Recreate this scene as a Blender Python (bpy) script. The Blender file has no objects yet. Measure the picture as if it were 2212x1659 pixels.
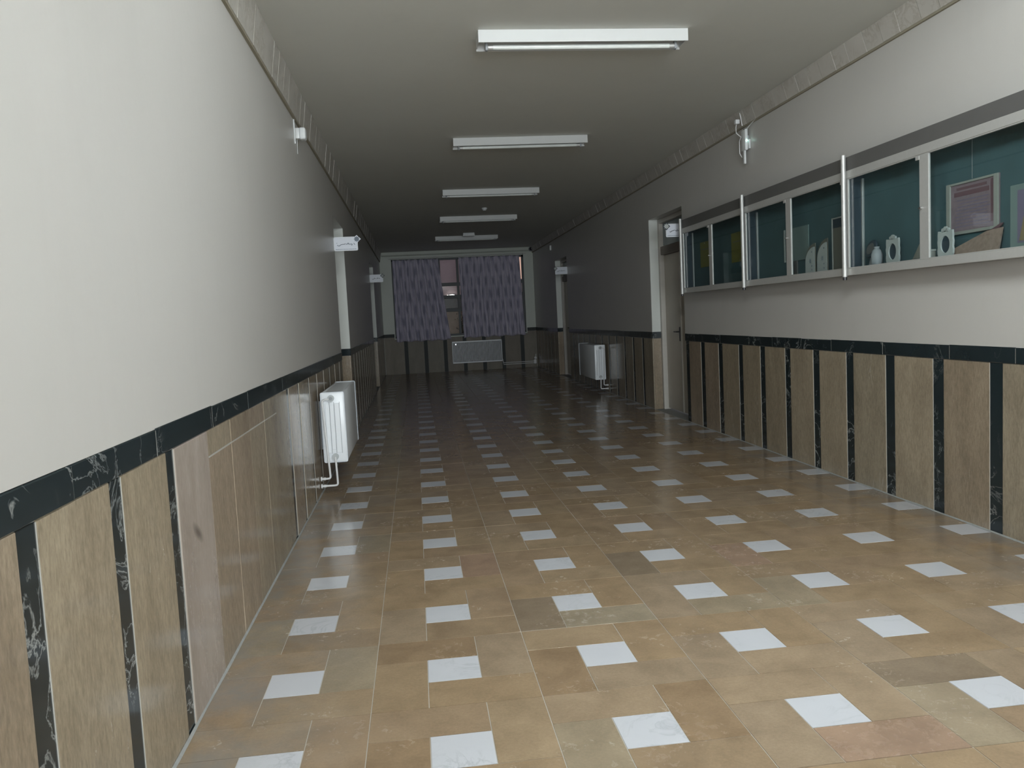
import bpy, bmesh, math, random
from mathutils import Vector, Matrix, noise as mnoise

scene = bpy.context.scene
COL = scene.collection
random.seed(7)

# ------------------------------------------------------------------ camera
def make_camera():
    f_px, yaw, pitch, roll = 1753.1, 0.1145, -0.0822, -0.0492
    cy, sy, cp, sp = math.cos(yaw), math.sin(yaw), math.cos(pitch), math.sin(pitch)
    F = Vector((sy * cp, cy * cp, sp)); R = Vector((cy, -sy, 0)); U = R.cross(F)
    c, s = math.cos(roll), math.sin(roll)
    R2 = R * c + U * s; U2 = U * c - R * s
    cam = bpy.data.cameras.new('camera'); o = bpy.data.objects.new('camera', cam); COL.objects.link(o)
    m = Matrix.Identity(4)
    for i in range(3):
        m[i][0] = R2[i]; m[i][1] = U2[i]; m[i][2] = -F[i]
    m[0][3], m[1][3], m[2][3] = -0.0704, -2.4432, 1.3386
    o.matrix_world = m
    cam.sensor_fit = 'HORIZONTAL'; cam.sensor_width = 36.0; cam.lens = f_px / 2212 * 36.0
    cam.clip_start = 0.05; cam.clip_end = 200
    scene.camera = o
make_camera()

# ------------------------------------------------------------------ world, light, exposure
W = bpy.data.worlds.new('dusk'); scene.world = W; W.use_nodes = True
W.node_tree.nodes['Background'].inputs[0].default_value = (0.62, 0.60, 0.66, 1)
W.node_tree.nodes['Background'].inputs[1].default_value = 0.45
TUBE_STRENGTH = 610.0          # the one ceiling tube that is switched on (its light is in ceiling_light's builder)
TUBE_COLOUR = (0.95, 1.0, 1.0)
def fill_light(name, loc, size, energy, colour, rot):
    L = bpy.data.lights.new(name, 'AREA'); L.shape = 'RECTANGLE'; L.size, L.size_y = size; L.energy = energy; L.color = colour
    o = bpy.data.objects.new(name, L); o.location = loc; o.rotation_euler = rot; COL.objects.link(o)
fill_light('side_fill_light', (3.2, -1.05, 1.75), (2.8, 1.6), 12.0, (0.80, 0.93, 1.0), (math.radians(90), 0, math.radians(90)))  # added weak bluish fill from the right, out of view
fill_light('back_fill_light', (.5, -8.6, 1.28), (2.1, 2.2), 480.0, (0.90, 0.965, 1.0), (math.radians(90), 0, 0))  # added fill from behind, placed to even the light along the corridor
vs = scene.view_settings
scene.display_settings.display_device = 'sRGB'
vs.view_transform = 'Standard'; vs.look = 'None'; vs.gamma = 1.0; vs.use_curve_mapping = False
vs.exposure = 0.0

# ------------------------------------------------------------------ mesh helpers
class MB:
    """collects faces, builds ONE mesh object"""
    def __init__(self): self.v = []; self.f = []; self.t = []
    def add(self, vs_, fs, tint=0.0):
        n = len(self.v); self.v += [tuple(p) for p in vs_]
        self.f += [tuple(i + n for i in f) for f in fs]; self.t += [tint] * len(fs)
        return self
    def box(self, x0, x1, y0, y1, z0, z1, tint=0.0):
        x0, x1 = min(x0, x1), max(x0, x1); y0, y1 = min(y0, y1), max(y0, y1); z0, z1 = min(z0, z1), max(z0, z1)
        p = [(x0, y0, z0), (x1, y0, z0), (x1, y1, z0), (x0, y1, z0), (x0, y0, z1), (x1, y0, z1), (x1, y1, z1), (x0, y1, z1)]
        return self.add(p, [(0, 3, 2, 1), (4, 5, 6, 7), (0, 1, 5, 4), (1, 2, 6, 5), (2, 3, 7, 6), (3, 0, 4, 7)], tint)
    def rbox(self, x0, x1, y0, y1, z0, z1, r=0.004, seg=2):
        bm = bmesh.new(); bmesh.ops.create_cube(bm, size=1.0)
        for v in bm.verts:
            v.co = Vector((x0 + (v.co.x + .5) * (x1 - x0), y0 + (v.co.y + .5) * (y1 - y0), z0 + (v.co.z + .5) * (z1 - z0)))
        bmesh.ops.bevel(bm, geom=list(bm.edges), offset=r, segments=seg, affect='EDGES', profile=.5)
        return self.bm(bm)
    def bm(self, bm):
        bm.verts.index_update(); bmesh.ops.recalc_face_normals(bm, faces=bm.faces)
        self.add([v.co.copy() for v in bm.verts], [[v.index for v in f.verts] for f in bm.faces]); bm.free()
        return self
    def prism(self, poly, a, b, place):
        """poly: 2-D outline, place(u, v, w) -> point"""
        n = len(poly)
        p = [place(u, v, a) for u, v in poly] + [place(u, v, b) for u, v in poly]
        fs = [tuple(range(n))[::-1], tuple(range(n, 2 * n))] + [(i, (i + 1) % n, n + (i + 1) % n, n + i) for i in range(n)]
        return self.add(p, fs)
    def slab(self, u0, u1, v0, v1, w0, w1, c, place, tint=0.0):
        """a stone piece: w is outward, its front edge chamfered by c"""
        q = [(u0, v0), (u1, v0), (u1, v1), (u0, v1)]; qi = [(u0 + c, v0 + c), (u1 - c, v0 + c), (u1 - c, v1 - c), (u0 + c, v1 - c)]
        p = [place(u, v, w0) for u, v in q] + [place(u, v, w1 - c) for u, v in q] + [place(u, v, w1) for u, v in qi]
        fs = [(3, 2, 1, 0), (8, 9, 10, 11)]
        for i in range(4):
            j = (i + 1) % 4; fs += [(i, j, 4 + j, 4 + i), (4 + i, 4 + j, 8 + j, 8 + i)]
        return self.add(p, fs, tint)
    def tube(self, path, r, n=10, caps=True):
        pts = [Vector(p) for p in path]; rings = []
        up = Vector((0.123, 0.456, 0.88)).normalized()
        base = len(self.v); P = []
        for i, p in enumerate(pts):
            d = (pts[min(i + 1, len(pts) - 1)] - pts[max(i - 1, 0)]).normalized()
            a = d.cross(up).normalized(); b = d.cross(a).normalized(); up = -b if False else up
            for k in range(n):
                t = 2 * math.pi * k / n; P.append(p + a * (math.cos(t) * r) + b * (math.sin(t) * r))
        fs = []
        for i in range(len(pts) - 1):
            for k in range(n):
                fs.append((i * n + k, i * n + (k + 1) % n, (i + 1) * n + (k + 1) % n, (i + 1) * n + k))
        if caps:
            fs.append(tuple(range(n))[::-1]); fs.append(tuple((len(pts) - 1) * n + k for k in range(n)))
        return self.add(P, fs)
    def cyl(self, a, b, r, n=16, r2=None):
        a, b = Vector(a), Vector(b); d = (b - a).normalized()
        up = Vector((0, 0, 1)) if abs(d.z) < .9 else Vector((1, 0, 0))
        e = d.cross(up).normalized(); g = d.cross(e); r2 = r if r2 is None else r2
        P = [a + (e * math.cos(2 * math.pi * k / n) + g * math.sin(2 * math.pi * k / n)) * r for k in range(n)]
        P += [b + (e * math.cos(2 * math.pi * k / n) + g * math.sin(2 * math.pi * k / n)) * r2 for k in range(n)]
        return self.add(P, [tuple(range(n))[::-1], tuple(range(n, 2 * n))] + [(k, (k + 1) % n, n + (k + 1) % n, n + k) for k in range(n)])
    def ball(self, c, rx, ry, rz, n=16, m=10):
        bm = bmesh.new(); bmesh.ops.create_uvsphere(bm, u_segments=n, v_segments=m, radius=1)
        for v in bm.verts: v.co = Vector((c[0] + v.co.x * rx, c[1] + v.co.y * ry, c[2] + v.co.z * rz))
        return self.bm(bm)
    def mesh(self, name, mat, smooth=False, tinted=False):
        me = bpy.data.meshes.new(name); me.from_pydata(self.v, [], self.f)
        bm = bmesh.new(); bm.from_mesh(me); bmesh.ops.recalc_face_normals(bm, faces=bm.faces); bm.to_mesh(me); bm.free()
        if mat: me.materials.append(mat)
        if smooth:
            for p in me.polygons: p.use_smooth = True
            try: me.set_sharp_from_angle(angle=math.radians(40))
            except Exception: pass
        if tinted:
            at = me.attributes.new('tint', 'FLOAT', 'FACE')
            for i, t in enumerate(self.t): at.data[i].value = t
        me.update(); return me
    def build(self, name, mat, parent=None, smooth=False, tinted=False):
        o = bpy.data.objects.new(name, self.mesh(name, mat, smooth, tinted)); COL.objects.link(o)
        if parent is not None:
            o.parent = parent
            o.matrix_parent_inverse = Matrix.Translation(-Vector(parent['base'])) if 'base' in parent.keys() else Matrix.Identity(4)
        return o

def place_mesh(name, me, loc, parent):
    o = bpy.data.objects.new(name, me); o.location = loc; COL.objects.link(o); o.parent = parent
    return o
def tag(o, label, cat, group=None):
    o['label'] = label; o['category'] = cat
    if group: o['group'] = group
    return o
def thing(name, label, cat, loc, group=None):
    """an Empty at the thing's base; parts are built in world coordinates under it"""
    o = bpy.data.objects.new(name, None); o.empty_display_size = .1; o.location = loc; COL.objects.link(o)
    o['base'] = tuple(loc)
    return tag(o, label, cat, group)
def structure(o): o['kind'] = 'structure'; return o
def stuff(o): o['kind'] = 'stuff'; return o

# ------------------------------------------------------------------ materials
def new_mat(name):
    m = bpy.data.materials.new(name); m.use_nodes = True; nt = m.node_tree
    return m, nt, nt.nodes['Principled BSDF']
def N(nt, kind, **kw):
    n = nt.nodes.new(kind)
    for k, v in kw.items(): setattr(n, k, v)
    return n
def ramp(nt, stops, interp='LINEAR'):
    r = N(nt, 'ShaderNodeValToRGB'); r.color_ramp.interpolation = interp
    e = r.color_ramp.elements
    while len(e) < len(stops): e.new(.5)
    for i, (p, c) in enumerate(stops): e[i].position = p; e[i].color = (*c, 1) if len(c) == 3 else c
    return r
def pos(nt, scale=(1, 1, 1)):
    g = N(nt, 'ShaderNodeNewGeometry'); m = N(nt, 'ShaderNodeMapping'); m.inputs['Scale'].default_value = scale
    nt.links.new(g.outputs['Position'], m.inputs['Vector']); return m.outputs['Vector']
def noise(nt, vec, scale, detail=4, rough=.55, dist=0.0):
    n = N(nt, 'ShaderNodeTexNoise'); n.inputs['Scale'].default_value = scale; n.inputs['Detail'].default_value = detail
    n.inputs['Roughness'].default_value = rough; n.inputs['Distortion'].default_value = dist
    nt.links.new(vec, n.inputs['Vector']); return n.outputs['Fac']
def mix(nt, fac, a, b, mode='MIX'):
    m = N(nt, 'ShaderNodeMix', data_type='RGBA', blend_type=mode)
    if isinstance(fac, (int, float)): m.inputs[0].default_value = fac
    else: nt.links.new(fac, m.inputs[0])
    for s, x in ((6, a), (7, b)):
        if isinstance(x, tuple): m.inputs[s].default_value = (*x, 1)
        else: nt.links.new(x, m.inputs[s])
    return m.outputs[2]
def math_(nt, op, a, b=None):
    m = N(nt, 'ShaderNodeMath', operation=op)
    for i, x in enumerate((a, b)):
        if x is None: continue
        if isinstance(x, (int, float)): m.inputs[i].default_value = x
        else: nt.links.new(x, m.inputs[i])
    return m.outputs[0]
def bump(nt, p, h, strength=.2, dist=.002):
    b = N(nt, 'ShaderNodeBump'); b.inputs['Strength'].default_value = strength; b.inputs['Distance'].default_value = dist
    nt.links.new(h, b.inputs['Height']); nt.links.new(b.outputs[0], p.inputs['Normal'])
def tint_value(nt):
    oi = N(nt, 'ShaderNodeObjectInfo'); at = N(nt, 'ShaderNodeAttribute', attribute_name='tint')
    return math_(nt, 'FRACT', math_(nt, 'ADD', oi.outputs['Random'], at.outputs['Fac']))

def plain(name, col, rough=.5, metal=0.0, var=.06, scale=12, spec=.5):
    m, nt, p = new_mat(name)
    n = noise(nt, pos(nt), scale, 3)
    c = mix(nt, n, tuple(max(0, x * (1 - var)) for x in col), tuple(min(1, x * (1 + var)) for x in col))
    nt.links.new(c, p.inputs['Base Color']); p.inputs['Roughness'].default_value = rough; p.inputs['Metallic'].default_value = metal
    p.inputs['Specular IOR Level'].default_value = spec
    return m
def plaster_mat(name, col, rough, relief=.15):
    m, nt, p = new_mat(name)
    v = pos(nt)
    c = mix(nt, noise(nt, v, 1.3, 3), tuple(x * .96 for x in col), tuple(min(1, x * 1.03) for x in col))
    c = mix(nt, ramp_out(nt, noise(nt, pos(nt, (1, 1, .35)), 5, 5, .6), [(.55, (0, 0, 0)), (.8, (1, 1, 1))]), c, tuple(x * .965 for x in col))
    nt.links.new(c, p.inputs['Base Color']); p.inputs['Roughness'].default_value = rough
    bump(nt, p, noise(nt, v, 22, 3), relief, .004)
    return m
def ramp_out(nt, fac, stops):
    r = ramp(nt, stops); nt.links.new(fac, r.inputs['Fac']); return r.outputs['Color']
def stone_mat(name, stops, rough=.16, wear=.35, grain=(1, 1, 1), smudge=None, dust=(.42, .38, .33), dusty=False, fine_amount=.10):
    """tan sandstone / limestone: the tint of each piece, soft clouds, pale scuffs"""
    m, nt, p = new_mat(name)
    t = tint_value(nt); r = ramp(nt, stops, 'CONSTANT'); nt.links.new(t, r.inputs['Fac'])
    v = pos(nt, grain)
    c = mix(nt, .55, r.outputs['Color'], ramp_out(nt, noise(nt, v, 5.5, 5, .6, .4), [(.3, (.45, .42, .38)), (.7, (.78, .76, .72))]), 'OVERLAY')
    fine = noise(nt, v, 90, 3, .7)
    c = mix(nt, fine_amount, c, ramp_out(nt, fine, [(.3, (.1, .1, .1)), (.7, (.9, .9, .9))]), 'OVERLAY')
    w = math_(nt, 'MULTIPLY', ramp_out(nt, noise(nt, v, 2.3, 3, .6), [(.5, (0, 0, 0)), (.72, (1, 1, 1))]),
              ramp_out(nt, noise(nt, v, 26, 6, .75, .6), [(.5, (0, 0, 0)), (.68, (1, 1, 1))]))
    c = mix(nt, math_(nt, 'MULTIPLY', w, wear), c, dust)
    if dusty:                                    # grey dust that gathers along both walls
        g = N(nt, 'ShaderNodeNewGeometry'); sx = N(nt, 'ShaderNodeSeparateXYZ'); nt.links.new(g.outputs['Position'], sx.inputs[0])
        dist = math_(nt, 'ABSOLUTE', math_(nt, 'SUBTRACT', sx.outputs[0], 1.09))
        band = ramp_out(nt, math_(nt, 'SUBTRACT', dist, 1.38), [(.0, (0, 0, 0)), (.55, (1, 1, 1))])
        dn = ramp_out(nt, noise(nt, v, 3.1, 4, .65), [(.38, (0, 0, 0)), (.68, (1, 1, 1))])
        c = mix(nt, math_(nt, 'MULTIPLY', math_(nt, 'MULTIPLY', band, dn), .92), c, (.235, .225, .21))
    if smudge:
        d = N(nt, 'ShaderNodeVectorMath', operation='DISTANCE'); g = N(nt, 'ShaderNodeNewGeometry')
        mp = N(nt, 'ShaderNodeMapping'); mp.vector_type = 'TEXTURE'; mp.inputs['Location'].default_value = smudge[0]
        mp.inputs['Rotation'].default_value = (math.radians(-35), 0, 0); mp.inputs['Scale'].default_value = (1, .085, .028)
        nt.links.new(g.outputs['Position'], mp.inputs['Vector']); nt.links.new(mp.outputs[0], d.inputs[0]); d.inputs[1].default_value = (0, 0, 0)
        c = mix(nt, ramp_out(nt, d.outputs['Value'], [(.2, (.8, .8, .8)), (1.0, (0, 0, 0))]), c, (.10, .085, .075))
    nt.links.new(c, p.inputs['Base Color'])
    rr = mix(nt, w, (rough,) * 3, (min(1, rough + .3),) * 3); nt.links.new(rr, p.inputs['Roughness'])
    bump(nt, p, noise(nt, v, 9, 3), .06, .003)
    return m
def marble_mat(name, base, base2, vein, lo, hi, scale, rough, mask=.5, vw=.5):
    m, nt, p = new_mat(name)
    v = pos(nt); oi = N(nt, 'ShaderNodeObjectInfo')
    n1 = noise(nt, v, scale, 6, .62, 1.2)
    line = math_(nt, 'ABSOLUTE', math_(nt, 'SUBTRACT', n1, .5))
    ln = ramp_out(nt, line, [(0, (1, 1, 1)), (lo, (.55, .55, .55)), (hi, (0, 0, 0))])
    mk = ramp_out(nt, noise(nt, v, scale * .45, 2), [(mask - .06, (0, 0, 0)), (mask + .1, (1, 1, 1))])
    f = math_(nt, 'MULTIPLY', math_(nt, 'MULTIPLY', ln, mk), vw)
    c = mix(nt, noise(nt, v, scale * .8, 4), base, base2)
    c = mix(nt, f, c, vein)
    nt.links.new(c, p.inputs['Base Color']); p.inputs['Roughness'].default_value = rough
    return m
def glass_mat(name, tint, refl_rough=.02, ior=1.45):
    m, nt, p = new_mat(name); nt.nodes.remove(p)
    out = nt.nodes['Material Output']
    tr = N(nt, 'ShaderNodeBsdfTransparent'); tr.inputs[0].default_value = (*tint, 1)
    gl = N(nt, 'ShaderNodeBsdfGlossy'); gl.inputs['Roughness'].default_value = refl_rough
    fr = N(nt, 'ShaderNodeFresnel'); fr.inputs[0].default_value = ior
    mx = N(nt, 'ShaderNodeMixShader'); gm = N(nt, 'ShaderNodeNewGeometry'); nt.links.new(math_(nt, 'MULTIPLY', fr.outputs[0], math_(nt, 'SUBTRACT', 1.0, gm.outputs['Backfacing'])), mx.inputs[0]); nt.links.new(tr.outputs[0], mx.inputs[1]); nt.links.new(gl.outputs[0], mx.inputs[2])
    nt.links.new(mx.outputs[0], out.inputs['Surface']); return m
def emit_mat(name, col, strength):
    m, nt, p = new_mat(name)
    p.inputs['Base Color'].default_value = (.8, .8, .8, 1); p.inputs['Emission Color'].default_value = (*col, 1); p.inputs['Emission Strength'].default_value = strength
    return m
def curtain_mat():
    m, nt, p = new_mat('curtain_cloth')
    at = N(nt, 'ShaderNodeAttribute', attribute_name='cloth'); sep = N(nt, 'ShaderNodeSeparateXYZ'); nt.links.new(at.outputs['Vector'], sep.inputs[0])
    u, v = sep.outputs[0], sep.outputs[1]
    row = math_(nt, 'FLOOR', math_(nt, 'MULTIPLY', v, 3.1)); off = math_(nt, 'MULTIPLY', math_(nt, 'MODULO', row, 2.0), .5)
    fu = math_(nt, 'ABSOLUTE', math_(nt, 'SUBTRACT', math_(nt, 'FRACT', math_(nt, 'ADD', math_(nt, 'MULTIPLY', u, 4.2), off)), .5))
    fv = math_(nt, 'ABSOLUTE', math_(nt, 'SUBTRACT', math_(nt, 'FRACT', math_(nt, 'MULTIPLY', v, 3.1)), .5))
    d = math_(nt, 'MAXIMUM', math_(nt, 'MULTIPLY', fu, 1.9), math_(nt, 'MULTIPLY', fv, 1.0))
    cmb = N(nt, 'ShaderNodeCombineXYZ'); nt.links.new(math_(nt, 'MULTIPLY', u, 26), cmb.inputs[0]); nt.links.new(math_(nt, 'MULTIPLY', v, 2.2), cmb.inputs[1])
    n = noise(nt, cmb.outputs[0], 1.0, 3)
    d = math_(nt, 'ADD', d, math_(nt, 'MULTIPLY', math_(nt, 'SUBTRACT', n, .5), .8))
    spot = ramp_out(nt, d, [(.16, (.75, .75, .75)), (.46, (0, 0, 0))])
    streak = ramp_out(nt, n, [(.35, (.55, .53, .65)), (.65, (.76, .72, .83))])
    c = mix(nt, spot, streak, (.33, .33, .44))
    nt.links.new(c, p.inputs['Base Color']); p.inputs['Roughness'].default_value = .9
    tl = N(nt, 'ShaderNodeBsdfTranslucent'); nt.links.new(c, tl.inputs[0])
    mx = N(nt, 'ShaderNodeMixShader'); mx.inputs[0].default_value = .22
    out = nt.nodes['Material Output']
    nt.links.new(p.outputs[0], mx.inputs[1]); nt.links.new(tl.outputs[0], mx.inputs[2]); nt.links.new(mx.outputs[0], out.inputs['Surface'])
    return m

M = {}
M['wall'] = plaster_mat('cream_oil_paint', (.57, .562, .54), .36)
M['far_wall'] = plaster_mat('pale_green_paint', (.56, .60, .54), .45)
M['ceiling'] = plaster_mat('matt_ceiling_paint', (.64, .65, .61), .8, .1)
M['reveal'] = plaster_mat('white_reveal_paint', (.68, .71, .68), .5)
M['floor_tile'] = stone_mat('tan_floor_stone', [(0, (0.273, 0.203, 0.131)), (0.2, (0.283, 0.216, 0.144)), (0.4, (0.266, 0.199, 0.129)), (0.58, (0.28, 0.216, 0.15)), (0.72, (0.268, 0.2, 0.135)), (0.84, (0.262, 0.205, 0.146)), (0.93, (0.25, 0.188, 0.125))], .20, .15, dusty=True)
for _n, _c, _w in (('dark_tile', (.195, .155, .112), .12), ('brown_tile', (.232, .168, .107), .15), ('red_tile', (.268, .190, .138), .12), ('grey_tile', (.258, .215, .155), .28), ('worn_tile', (.25, .215, .16), 1.0)):
    M[_n] = stone_mat(_n, [(0, _c), (.5, tuple(x * 1.03 for x in _c))], .24, _w, dusty=True)
M['panel'] = stone_mat('tan_dado_stone', [(0, (0.275, 0.236, 0.178)), (0.2, (0.295, 0.254, 0.195)), (0.4, (0.262, 0.23, 0.178)), (0.6, (0.285, 0.236, 0.184)), (0.8, (0.252, 0.21, 0.16))], .16, .25, (1, 1, .3), fine_amount=.24)
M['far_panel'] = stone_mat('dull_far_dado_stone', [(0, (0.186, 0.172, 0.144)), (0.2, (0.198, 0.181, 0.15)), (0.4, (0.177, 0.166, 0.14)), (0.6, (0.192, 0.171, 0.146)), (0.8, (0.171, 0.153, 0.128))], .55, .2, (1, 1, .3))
M['pink_panel'] = stone_mat('pinkish_dado_stone', [(0, (.36, .32, .295)), (.5, (.345, .305, .28))], .22, .07, (1, 1, .3), smudge=((-.883, .55, .62),))
M['white_tile'] = marble_mat('white_floor_marble', (.52, .54, .58), (.59, .61, .65), (.34, .36, .39), .008, .035, 5, .16, .52, .5)
M['black'] = marble_mat('black_veined_marble', (.012, .020, .024), (.024, .035, .040), (.45, .47, .46), .005, .018, 4.2, .12, .515, .75)
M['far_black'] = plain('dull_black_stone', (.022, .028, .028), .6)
M['grout'] = plain('pale_grout', (.46, .43, .38), .9)
M['joint'] = plain('dark_joint', (.30, .275, .21), .9)
M['edge'] = plain('cut_stone_edge', (.38, .37, .34), .7)
M['cornice'] = marble_mat('travertine_strip', (.47, .455, .42), (.56, .54, .50), (.33, .30, .25), .03, .08, 9, .5, .48, .5)
M['mortar'] = plain('grey_mortar', (.30, .31, .30), .9, var=.2, scale=30)
M['enamel'] = plain('white_enamel', (.82, .86, .90), .28, var=.03)
M['groove'] = plain('grey_groove', (.32, .34, .36), .6)
M['pipe'] = plain('white_painted_pipe', (.72, .73, .74), .35)
M['alu'] = plain('brushed_aluminium', (.56, .57, .56), .5, .6, .05, 40)
M['alu_white'] = plain('pale_anodised_aluminium', (.52, .525, .51), .38, .25, .05, 40)
M['header'] = plain('dark_header_sheet', (.115, .115, .112), .55)
M['case_back'] = plain('dark_teal_felt', (.062, .125, .14), .9, var=.25, scale=5)
M['case_side'] = plain('dark_blue_board', (.028, .05, .068), .6)
M['case_glass'] = glass_mat('display_glass', (.95, .985, .985), .02, 1.95)
M['win_glass'] = glass_mat('window_glass', (.92, .93, .94))
M['lock'] = plain('chrome_lock', (.75, .75, .77), .2, 1.0)
M['door'] = plain('beige_painted_door', (.50, .46, .39), .35, var=.05)
M['door_frame'] = plain('light_door_frame', (.52, .50, .46), .4)
M['door_bar'] = plain('shadow_brown_bar', (.13, .10, .075), .45)  # the sign's shadow band is put into this bar's dark brown
M['transom'] = plain('frosted_blue_glass', (.20, .25, .27), .25)
M['dark_metal'] = plain('dark_metal', (.06, .06, .065), .4, .6)
M['sign'] = plain('white_sign_board', (.74, .78, .86), .35, var=.02)
M['ink'] = plain('grey_blue_ink', (.20, .24, .30), .6)
M['ink_dark'] = plain('dark_ink', (.03, .045, .06), .6)
M['plastic'] = plain('white_plastic', (.70, .73, .74), .4)
M['fixture'] = plain('white_fixture_enamel', (.66, .68, .68), .35, var=.02)
M['tube_off'] = plain('unlit_tube_glass', (.74, .78, .76), .2)
M['tube_on'] = emit_mat('lit_tube', TUBE_COLOUR, TUBE_STRENGTH)
M['led'] = emit_mat('green_white_led', (.55, 1.0, .85), 9.0)
M['frame_dark'] = plain('dark_window_frame', (.07, .08, .085), .5)
M['curtain'] = curtain_mat()
M['rad_far'] = plain('grey_enamel', (.44, .47, .48), .4)
M['paper_white'] = plain('white_card', (.47, .50, .49), .7)
M['paper_yellow'] = plain('yellow_paper', (.22, .21, .045), .7)
M['paper_green'] = plain('grey_green_card', (.20, .27, .26), .7)
M['paper_brown'] = plain('brown_grey_card', (.17, .165, .14), .7)
M['cert'] = plain('pink_certificate_print', (.25, .19, .215), .5, var=.25, scale=40)
M['maroon'] = plain('maroon_border', (.16, .09, .105), .5)
M['peach'] = plain('peach_patterned_cloth', (.30, .22, .18), .7, var=.4, scale=45)
M['beige'] = plain('beige_card', (.32, .33, .30), .7)
M['violet'] = plain('violet_print', (.20, .17, .26), .6)
M['ochre'] = plain('ochre_print', (.27, .21, .12), .6)
M['facade'] = plain('pink_plaster_facade', (.52, .40, .41), .9)
M['rough_facade'] = plain('pale_mottled_render', (.52, .42, .43), .9, var=.35, scale=9)
M['grey_block'] = plain('grey_parapet', (.22, .23, .24), .9, var=.2)
M['tan_wall'] = plain('tan_garden_wall', (.42, .33, .26), .9, var=.3, scale=7)
M['ground'] = plain('dark_yard_ground', (.12, .11, .10), .9)
M['leaf'] = plain('dark_leaf', (.035, .045, .03), .6)
M['lamp'] = emit_mat('lit_lamp_cover', (1.0, .97, .9), 6.0)
M['amber'] = emit_mat('warm_lit_pane', (1.0, .55, .36), .55)
M['dome'] = plain('dark_dome', (.02, .02, .03), .08)

# ------------------------------------------------------------------ setting
L_, R_, FAR, BACK, CEIL = -0.905, 3.095, 18.80, -8.8, 3.14
CAPZ0, CAPZ1 = 0.957, 1.045
DOORS_L = [(6.62, 7.88), (13.60, 15.10)]
DOORS_R = [(6.83, 8.20), (14.12, 15.50)]
DOOR_TOP = 2.53
def PL(u, v, w): return (L_ + w, u, v)      # u along the corridor, v up, w out of the wall
def PR(u, v, w): return (R_ - w, u, v)
def PF(u, v, w): return (u, FAR - w, v)
def PT(u, v, w): return (u, v, w)

# floor slab and its tiles ------------------------------------------------
floor = structure(MB().box(-1.3, 3.5, BACK - .2, 19.1, -.12, -.0022).build('floor', M['grout']))
TX0, TX1 = L_ + .012, R_ - .012
G = .0016
CH = .0003
def clip(a, b, lo, hi): return max(a, lo), min(b, hi)
mesh_cache = {}
ODD = {'dark_tile': [(.38, 1.13), (.95, 1.72), (1.71, .22)], 'brown_tile': [(.38, .43), (.84, .09), (-.19, .02), (-.1, .82), (1.4, 2.44)],
       'red_tile': [(.21, 1.89), (1.35, -.2), (1.56, 1.77)], 'grey_tile': [(1.6, -.11), (.42, -.03), (1.16, .99), (-.83, 1.15), (1.66, .98), (-.48, 2.57), (-.41, .85)], 'worn_tile': [(.71, .99)]}
def tile_tone(t):
    for k, pts in ODD.items():
        for x, y in pts:
            if abs(x - t[0]) < t[2] / 2 and abs(y - t[1]) < t[3] / 2: return k
    return 'floor_tile'
def tile_mesh(name, sx, sy, mat):
    k = (name, round(sx, 4), round(sy, 4), mat.name)
    if k not in mesh_cache:
        mesh_cache[k] = MB().slab(-sx / 2 + G, sx / 2 - G, -sy / 2 + G, sy / 2 - G, -.012, 0, CH, PT).mesh(name, mat)
    return mesh_cache[k]
cam_p = Vector((-.07, -2.44, 1.34))
tan_list, white_list = [], []
for r in range(-15, 32):
    for c in range(-1, 6):
        x0, y0 = .6 * c - .3, .6 * r - .3
        rects = [(x0, x0 + .4, y0 + .4, y0 + .6, 0), (x0 + .4, x0 + .6, y0 + .2, y0 + .6, 0),
                 (x0 + .2, x0 + .6, y0, y0 + .2, 0), (x0, x0 + .2, y0, y0 + .4, 0), (x0 + .2, x0 + .4, y0 + .2, y0 + .4, 1)]
        for (a, b, e, f, w) in rects:
            a, b = clip(a, b, TX0, TX1); e, f = clip(e, f, BACK, FAR - .012)
            if b - a < .02 or f - e < .02: continue
            cx, cy = (a + b) / 2, (e + f) / 2
            (white_list if w else tan_list).append((cx, cy, b - a, f - e))
def seen_size(t):
    if t[1] < -.55: return 0
    d = (Vector((t[0], t[1], 0)) - cam_p).length
    return t[2] * t[3] / d ** 3
tan_list.sort(key=seen_size, reverse=True); white_list.sort(key=seen_size, reverse=True)
for t in tan_list[:300]: place_mesh('stone_tile', tile_mesh('stone_tile', t[2], t[3], M[tile_tone(t)]), (t[0], t[1], random.uniform(-.0006, .0004)), floor)
nw = sum(1 for t in white_list if seen_size(t) > 0)
for t in white_list[:min(nw, 300)]: place_mesh('marble_tile', tile_mesh('marble_tile', t[2], t[3], M['white_tile']), (t[0], t[1], random.uniform(-.0003, .0005)), floor)
mb = MB()
for t in tan_list[300:]: mb.slab(t[0] - t[2] / 2 + G, t[0] + t[2] / 2 - G, t[1] - t[3] / 2 + G, t[1] + t[3] / 2 - G, -.012, 0, CH, PT, random.random())
stuff(mb.build('far_stone_tiles', M['floor_tile'], floor, tinted=True))
mb = MB()
for t in white_list[min(nw, 300):]: mb.slab(t[0] - t[2] / 2 + G, t[0] + t[2] / 2 - G, t[1] - t[3] / 2 + G, t[1] + t[3] / 2 - G, -.012, 0, CH, PT)
stuff(mb.build('marble_tiles_behind_the_camera', M['white_tile'], floor))

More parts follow.
